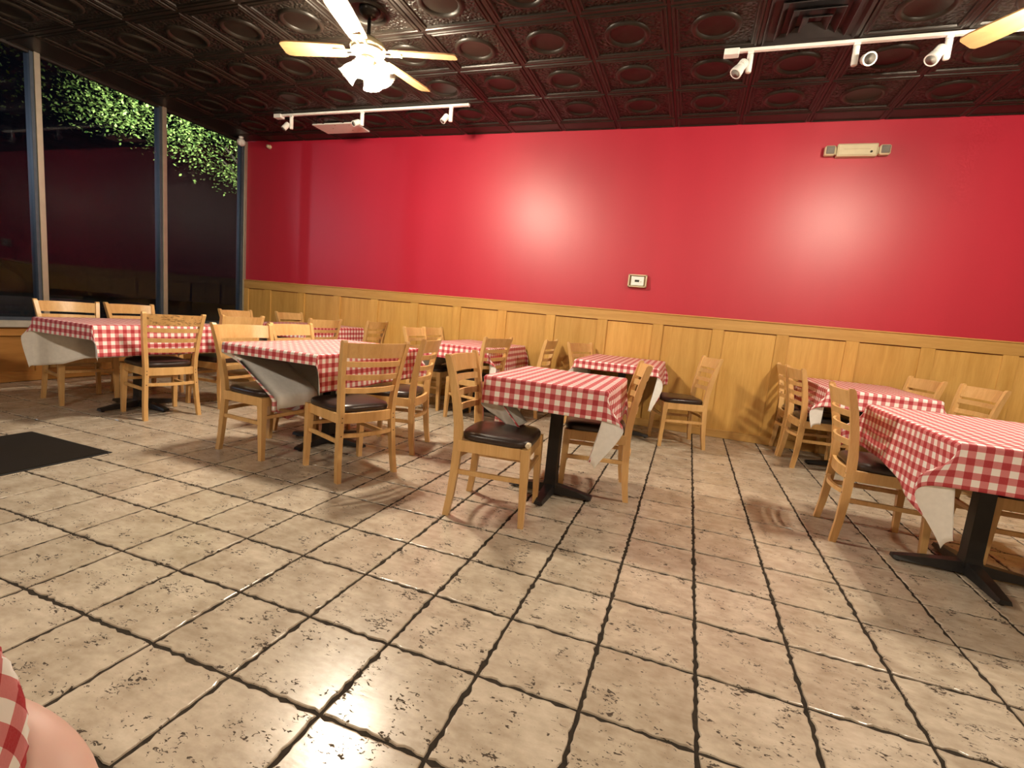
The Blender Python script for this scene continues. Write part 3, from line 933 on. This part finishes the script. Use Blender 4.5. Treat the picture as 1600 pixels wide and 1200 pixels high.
def cloth(x, y, wx, wy, label, Lx=(0.40, 0.40), Ly=(0.17, 0.17), zneg=(), zpos=(), k=0.6, seed=1, ear=(1, 1, 1, 1), yaw=0.0, slant=0.5, Lc=0.34, edir=(0.95, 0.25), lin=False, kink=9.0, flare=(0.0, 0.0), swing=(0.0, 0.0)):
    """draped cloth; zneg / zpos: v centres of the chairs that push the -x / +x drop inwards."""
    rng = random.Random(seed)
    a, b = wx / 2 + 0.003, wy / 2 + 0.003
    ph = [rng.uniform(0, 6.28) for _ in range(8)]
    nt_, nd = 10, 18
    us = [(-1, d) for d in [1 - q / nd for q in range(nd)]] + [(0, -1 + 2 * q / nt_) for q in range(nt_ + 1)] + [(1, (q + 1) / nd) for q in range(nd)]
    nty = 26
    vs = [(-1, d) for d in [1 - q / nd for q in range(nd)]] + [(0, -1 + 2 * q / nty) for q in range(nty + 1)] + [(1, (q + 1) / nd) for q in range(nd)]
    rr = 0.012
    def zone(v, side):
        w = 0.0
        for c_ in (zneg if side < 0 else zpos):
            w = max(w, 1 - smooth(0.19, 0.30, abs(v - c_)))
        return w
    def drape(e, al):
        q = math.pi * rr / 2
        if e < q:
            return rr * math.sin(e / rr), rr * (1 - math.cos(e / rr))
        e1 = min(e - q, kink) if al > 0.4 else e - q
        e2 = e - q - e1
        return rr - math.sin(al) * e1, rr + math.cos(al) * e1 + e2
    verts, uvs = [], []
    for sv, tv in vs:
        for su, tu in us:
            bu = su * a if su else tu * a
            bv = sv * b if sv else tv * b
            side_x = su
            w = zone(bv, su) if su else 0.0
            Lxx = ((Lx[0] if su < 0 else Lx[1]) * (1 - w) + Lc * w) if su else 0
            Lyy = (Ly[0] if sv < 0 else Ly[1]) if sv else 0
            if su:
                Lxx += (flare[0] if su < 0 else flare[1]) * (1 - smooth(-b, -b + 0.6 * wy, bv))
            ex = tu * Lxx if su else 0.0
            ey = tv * Lyy if sv else 0.0
            alx = slant * w - 0.05 * (1 - w) + (swing[0] if su < 0 else swing[1]) * (1 - smooth(-b, -b + 0.35, bv))
            aly = -0.06
            if not su and not sv:
                p = (bu, bv, TH + 0.004 + 0.0006 * math.sin(9 * bu + ph[0]) * math.sin(7 * bv + ph[1]))
            elif su and not sv:
                o_, d_ = drape(ex, alx)
                wob = 0.010 * (ex / 0.4) * math.sin(11 * bv + ph[2 + (su > 0)]) + 0.006 * (ex / 0.4) * math.sin(23 * bv + ph[4])
                p = (su * (a + o_ + wob), bv, TH + 0.004 - d_)
            elif sv and not su:
                o_, d_ = drape(ey, aly)
                wob = 0.006 * (ey / 0.3) * math.sin(13 * bu + ph[5])
                p = (bu, sv * (b + o_ + wob), TH + 0.004 - d_)
            else:
                r_ = math.hypot(ex, ey)
                th_ = math.atan2(ey, ex)
                c2, s2 = math.cos(th_) ** 2, math.sin(th_) ** 2
                al = alx * c2 + aly * s2
                o_, d_ = drape(r_, al)
                ci_ = {(-1, -1): 0, (1, -1): 1, (1, 1): 2, (-1, 1): 3}[(su, sv)]
                t = th_ / (math.pi / 2)
                tent = 1 - abs(2 * t - 1)
                tent = tent * (2 - tent) * 0.5 + tent * 0.5
                fr_ = r_ * math.exp(-(r_ / 0.31) ** 2) if lin else r_ * smooth(0.0, 0.22, r_) * math.exp(-(r_ / 0.36) ** 3)
                pr = k * ear[ci_] * fr_ * tent
                d2 = d_ * math.sqrt(max(0.15, 1 - (pr / max(r_, 1e-4)) ** 2 * 0.8))
                dx_, dy_ = edir
                p = (su * (a + o_ * math.cos(th_) + pr * dx_), sv * (b + o_ * math.sin(th_) + pr * dy_), TH + 0.004 - d2)
            verts.append(p)
            uvs.append((bu + su * ex, bv + sv * ey))
    nu, nv = len(us), len(vs)
    faces = [(j * nu + i, j * nu + i + 1, (j + 1) * nu + i + 1, (j + 1) * nu + i) for j in range(nv - 1) for i in range(nu - 1)]
    me = bpy.data.meshes.new('tablecloth')
    me.from_pydata(verts, [], faces)
    uvl = me.uv_layers.new(name='UVMap')
    for lp in me.loops:
        uvl.data[lp.index].uv = uvs[lp.vertex_index]
    me.materials.append(M['gingham'])
    me.materials.append(M['flannel'])
    me.polygons.foreach_set('use_smooth', [True] * len(me.polygons))
    o = link('tablecloth', me, None, (x, y, 0), R(yaw))
    md = o.modifiers.new('thickness', 'SOLIDIFY')
    md.thickness = 0.0018
    md.offset = -1
    md.material_offset = 1
    md.material_offset_rim = 1
    tag(o, label, 'tablecloth', 'red gingham tablecloths')
    if lin:
        edge = [verts[(nv - 1) * nu + i] for i in range(nu // 2, nu)] + [verts[j * nu + nu - 1] for j in range(nv - 2, nv // 2, -1)]
        part('hem', MB().path(edge, 0.0026, 6), 'hem', o, True)['label'] = 'red overlocked hem'
    return o

TB = [  # x, y, wx, wy, label of table, label of cloth, cloth args
    (-4.68, 1.37, 0.70, 1.12, 'table under the checked cloth beside the windows', 'red gingham cloth on the table beside the windows', dict(zneg=(-0.13, 0.45), Lx=(0.40, 0.25), Ly=(0.12, 0.12), Lc=0.38, seed=1)),
    (-4.68, 3.44, 0.76, 1.12, 'corner table under checked cloth, between windows and wainscot', 'red gingham cloth on the far corner table by the windows', dict(Ly=(0.14, 0.05), seed=2, Lx=(0.27, 0.27), flare=(0.06, 0.06))),
    (-2.70, 1.46, 0.77, 1.20, 'large table at centre left with four chairs around it', 'red gingham cloth on the large centre-left table', dict(zneg=(-0.40, 0.22), Ly=(0.075, 0.09), Lc=0.66, slant=1.0, kink=0.555, Lx=(0.60, 0.25), ear=(0.2, 0.3, 1, 1), seed=3)),
    (-2.375, 3.46, 0.74, 1.12, 'wall table behind the large centre-left table', 'red gingham cloth on the wall table left of centre', dict(Ly=(0.15, 0.05), Lx=(0.27, 0.27), flare=(0.10, 0.02), seed=4)),
    (-0.875, 1.365, 0.69, 0.78, 'small square table standing alone in the centre', 'red gingham cloth with hanging white corner on the small central table', dict(zneg=(-0.43,), Ly=(0.165, 0.16), Lx=(0.38, 0.25), flare=(0.0, 0.16), Lc=0.37, seed=5, slant=0.75, ear=(0.2, 1.1, 0.2, 0.4), swing=(0.0, 0.25))),
    (-0.755, 3.47, 0.74, 1.10, 'wall table behind the small central table', 'red gingham cloth on the wall table behind the small central table', dict(Ly=(0.085, 0.05), Lx=(0.27, 0.26), flare=(0.04, 0.14), swing=(0.0, 0.2), seed=6)),
    (1.315, 3.475, 0.74, 1.07, 'wall table at right behind the nearest right table', 'red gingham cloth on the wall table at right', dict(Ly=(0.16, 0.05), Lx=(0.26, 0.26), flare=(0.05, 0.0), seed=7)),
    (1.335, 1.45, 0.77, 1.12, 'nearest right-hand table cut by the right edge', 'red gingham cloth on the nearest right-hand table, white corner hanging low', dict(Ly=(0.20, 0.16), Lx=(0.265, 0.27), flare=(0.17, 0.10), swing=(0.2, 0.0), ear=(1.35, 1, 1, 1), seed=8)),
    (-1.36, -1.935, 0.76, 1.12, 'table at lower left beneath the hanging checked corner', 'red gingham cloth corner hanging at the lower left edge', dict(Ly=(0.2, 0.24), Lx=(0.3, 0.28), k=0.80, edir=(0.8, 0.6), lin=True, seed=9)),
]
for (x, y, wx, wy, lt, lc, kw) in TB:
    table(x, y, wx, wy, lt, 0.27 if wy < 0.9 else 0.33)
    cloth(x, y, wx, wy, lc, **kw)

# ================================================================== FLOOR MAT
mt = tag(empty('door_mat', (-3.965, -0.25, 0)), 'dark rectangular entrance mat on tiles at left', 'mat')
part('pile', MB().cbox(-0.40, 0.40, -0.68, 0.68, 0.0005, 0.010, 0.003), 'mat', mt)
part('rubber_edge', MB().cbox(-0.415, 0.415, -0.695, 0.695, 0.0004, 0.005, 0.002), 'tyre', mt)

# ================================================================== PERSON (bare knee at lower left)
def skin_body(name, joints, edges, mat):
    me = bpy.data.meshes.new(name)
    me.from_pydata([j[0] for j in joints], edges, [])
    o = link(name, me)
    sk = o.modifiers.new('skin', 'SKIN')
    for i, j in enumerate(joints):
        sv = me.skin_vertices[0].data[i]
        sv.radius = (j[1], j[1])
    me.skin_vertices[0].data[0].use_root = True
    sk.use_smooth_shade = True
    sb = o.modifiers.new('sub', 'SUBSURF')
    sb.levels = sb.render_levels = 2
    me.materials.append(M[mat])
    return o
KX, KY, KZ = -0.972, -1.215, 0.365
leg = skin_body('person', [((KX - 0.46, KY - 0.10, 0.40), 0.084), ((KX - 0.24, KY - 0.05, 0.385), 0.072), ((KX - 0.08, KY - 0.01, KZ + 0.015), 0.062), ((KX, KY, KZ - 0.02), 0.055),
                           ((KX + 0.015, KY, KZ - 0.10), 0.051), ((KX - 0.01, KY, 0.22), 0.050), ((KX - 0.02, KY, 0.09), 0.034), ((KX - 0.02, KY, 0.05), 0.036), ((KX + 0.06, KY, 0.035), 0.032), ((KX + 0.15, KY, 0.022), 0.022)],
                [(i, i + 1) for i in range(9)], 'skin')
tag(leg, 'bare knee of a seated person beneath hanging checked cloth at lower left', 'person')

# ================================================================== OUTSIDE
gr = struct(part('ground_outside', MB().box(-40, XW - 0.12, -25, 30, -0.45, -0.2), 'asphalt'), 'dark car park outside the windows')
# parked car
car = tag(empty('parked_car', (-9.6, 2.6, -0.2), R(90)), 'dark car parked outside the windows', 'car')
L_, W_ = 2.2, 0.88
def car_sec(pts, w0, w1):
    return pts
prof = [(-2.2, 0.35, 0.75, 0.80), (-2.1, 0.25, 0.95, 0.86), (-1.2, 0.22, 1.02, 0.88), (0.6, 0.22, 1.02, 0.88), (1.5, 0.24, 0.96, 0.87), (2.05, 0.28, 0.84, 0.82), (2.2, 0.36, 0.70, 0.74)]
rings = []
for px_, z0, z1, hw in prof:
    rings.append([(px_, -hw * 0.92, z0), (px_, hw * 0.92, z0), (px_, hw, (z0 + z1) / 2), (px_, hw * 0.97, z1 - 0.06), (px_, hw * 0.8, z1), (px_, -hw * 0.8, z1), (px_, -hw * 0.97, z1 - 0.06), (px_, -hw, (z0 + z1) / 2)])
part('body', MB().loft(rings), 'carpaint', car, True, sharp=35)
rings = []
for px_, z1, hw in ((-1.9, 1.0, 0.72), (-1.25, 1.40, 0.62), (-0.3, 1.46, 0.61), (0.35, 1.38, 0.62), (1.15, 1.0, 0.74)):
    rings.append([(px_, -0.76, 0.97), (px_, 0.76, 0.97), (px_, hw, z1), (px_, -hw, z1)])
part('cabin_glass', MB().loft(rings), 'carglass', car)
part('roof', MB().loft([[(px_, -hw, z1), (px_, hw, z1), (px_, hw * 0.9, z1 + 0.03), (px_, -hw * 0.9, z1 + 0.03)] for px_, z1, hw in ((-1.3, 1.39, 0.63), (-0.3, 1.46, 0.63), (0.38, 1.37, 0.63))]), 'carpaint', car)
for px_ in (-1.35, 1.35):
    for s in (-1, 1):
        wh = part('wheel', MB().lathe([(0.2, -0.1), (0.31, -0.09), (0.33, -0.05), (0.33, 0.05), (0.31, 0.09), (0.2, 0.1)], 20, Matrix.Translation((px_, s * 0.78, 0.33)) @ Matrix.Rotation(R(90), 4, 'X')), 'tyre', car)
        part('hubcap', MB().lathe([(0.2, 0.0), (0.19, 0.02), (0.05, 0.03)], 16, Matrix.Translation((px_, s * 0.87, 0.33)) @ Matrix.Rotation(R(-90 * s), 4, 'X')), 'chrome', wh)
for s in (-1, 1):
    part('headlight', MB().cbox(2.05, 2.16, s * 0.6 - 0.12, s * 0.6 + 0.12, 0.62, 0.74, 0.02), 'chrome', car)
part('trim_strip', MB().path([(1.12, 0.75, 1.0), (0.36, 0.64, 1.40), (-0.3, 0.63, 1.48)], 0.012, 6), 'chrome', car)

# tree lit by a street lamp
random.seed(21)
tree = tag(empty('street_tree', (-10.4, 8.9, -0.2)), 'leafy tree lit green at night outside the corner window', 'tree')
part('trunk', MB().path([(0, 0, 0), (0.05, -0.02, 1.2), (0.0, 0.05, 2.4), (0.1, 0.0, 3.6), (0.1, -0.2, 4.8)], [0.17, 0.14, 0.12, 0.10, 0.05], 10), 'bark', tree)
for a, l_ in ((200, 1.7), (280, 2.2), (20, 1.4), (110, 1.3), (250, 1.6)):
    ca, sa = math.cos(R(a)), math.sin(R(a))
    part('branch', MB().path([(0.02, 0.02, 2.9), (0.5 * l_ * ca, 0.5 * l_ * sa, 3.7), (l_ * ca, l_ * sa, 4.3)], [0.07, 0.045, 0.02], 7), 'bark', tree)
lf = MB()
clusters = []
for _ in range(230):
    a = random.uniform(0, 6.283)
    q = random.random() ** 0.6
    cx, cy = 1.7 * q * math.cos(a), 3.4 * q * math.sin(a) - 2.2
    cz = 5.1 + random.uniform(-1.35, 1.3) * (1 - 0.35 * q * q)
    clusters.append((cx, cy, cz))
for cx, cy, cz in clusters:
    for _ in range(90):
        c_ = Vector((cx + random.gauss(0, .2), cy + random.gauss(0, .2), cz + random.gauss(0, .16)))
        u_ = Vector((random.uniform(-1, 1), random.uniform(-1, 1), random.uniform(-0.7, 0.3))).normalized()
        w_ = u_.cross(Vector((random.uniform(-1, 1), random.uniform(-1, 1), 1.0))).normalized()
        L2 = random.uniform(0.035, 0.085)
        lf.add([c_, c_ + u_ * L2 * 0.5 + w_ * L2 * 0.28, c_ + u_ * L2, c_ + u_ * L2 * 0.5 - w_ * L2 * 0.28], [(0, 1, 2, 3)])
me = bpy.data.meshes.new('foliage')
me.from_pydata(lf.v, [], lf.f)
me.materials.append(M['leaf'])
o = link('foliage', me, tree)
o['kind'] = 'stuff'
# wall-mounted floodlight on the facade that lights the tree
fl = tag(empty('facade_floodlight', (-6.92, 4.16, 3.62)), 'floodlight on the outside of the building', 'floodlight')
part('bracket', MB().cbox(-0.02, 0.3, -0.03, 0.03, -0.03, 0.03, 0.004), 'darkmetal', fl)
part('housing', MB().cbox(-0.12, 0.0, -0.12, 0.12, -0.08, 0.08, 0.01), 'darkmetal', fl)
ld = bpy.data.lights.new('floodlight_lamp', 'SPOT')
ld.energy = 2600
ld.color = (0.92, 1.0, 0.85)
ld.spot_size = R(75)
ld.spot_blend = 0.7
ld.shadow_soft_size = 0.08
lo = bpy.data.objects.new('floodlight_lamp', ld)
COL.objects.link(lo)
lo.parent = fl
lo.location = (-0.16, 0, 0)
lo.rotation_euler = Vector((-3.2, 2.2, 0.55)).to_track_quat('-Z', 'Y').to_euler()

sl = tag(empty('street_lamp', (-12.5, -4.0, -0.2)), 'car park street lamp outside, left of the view', 'street lamp')
part('pole', MB().path([(0, 0, 0), (0, 0, 2.8), (0.1, 0.2, 3.4), (0.4, 0.7, 3.6)], [0.07, 0.05, 0.045, 0.04], 10), 'darkmetal', sl)
part('lamp_housing', MB().cbox(0.25, 0.65, 0.6, 1.1, 3.56, 3.66, 0.02), 'darkmetal', sl)
ld = bpy.data.lights.new('street_lamp_light', 'POINT')
ld.energy = 230
ld.color = (0.75, 0.86, 1.0)
ld.shadow_soft_size = 0.12
lo = bpy.data.objects.new('street_lamp_light', ld)
COL.objects.link(lo)
lo.parent = sl
lo.location = (0.45, 0.85, 3.42)
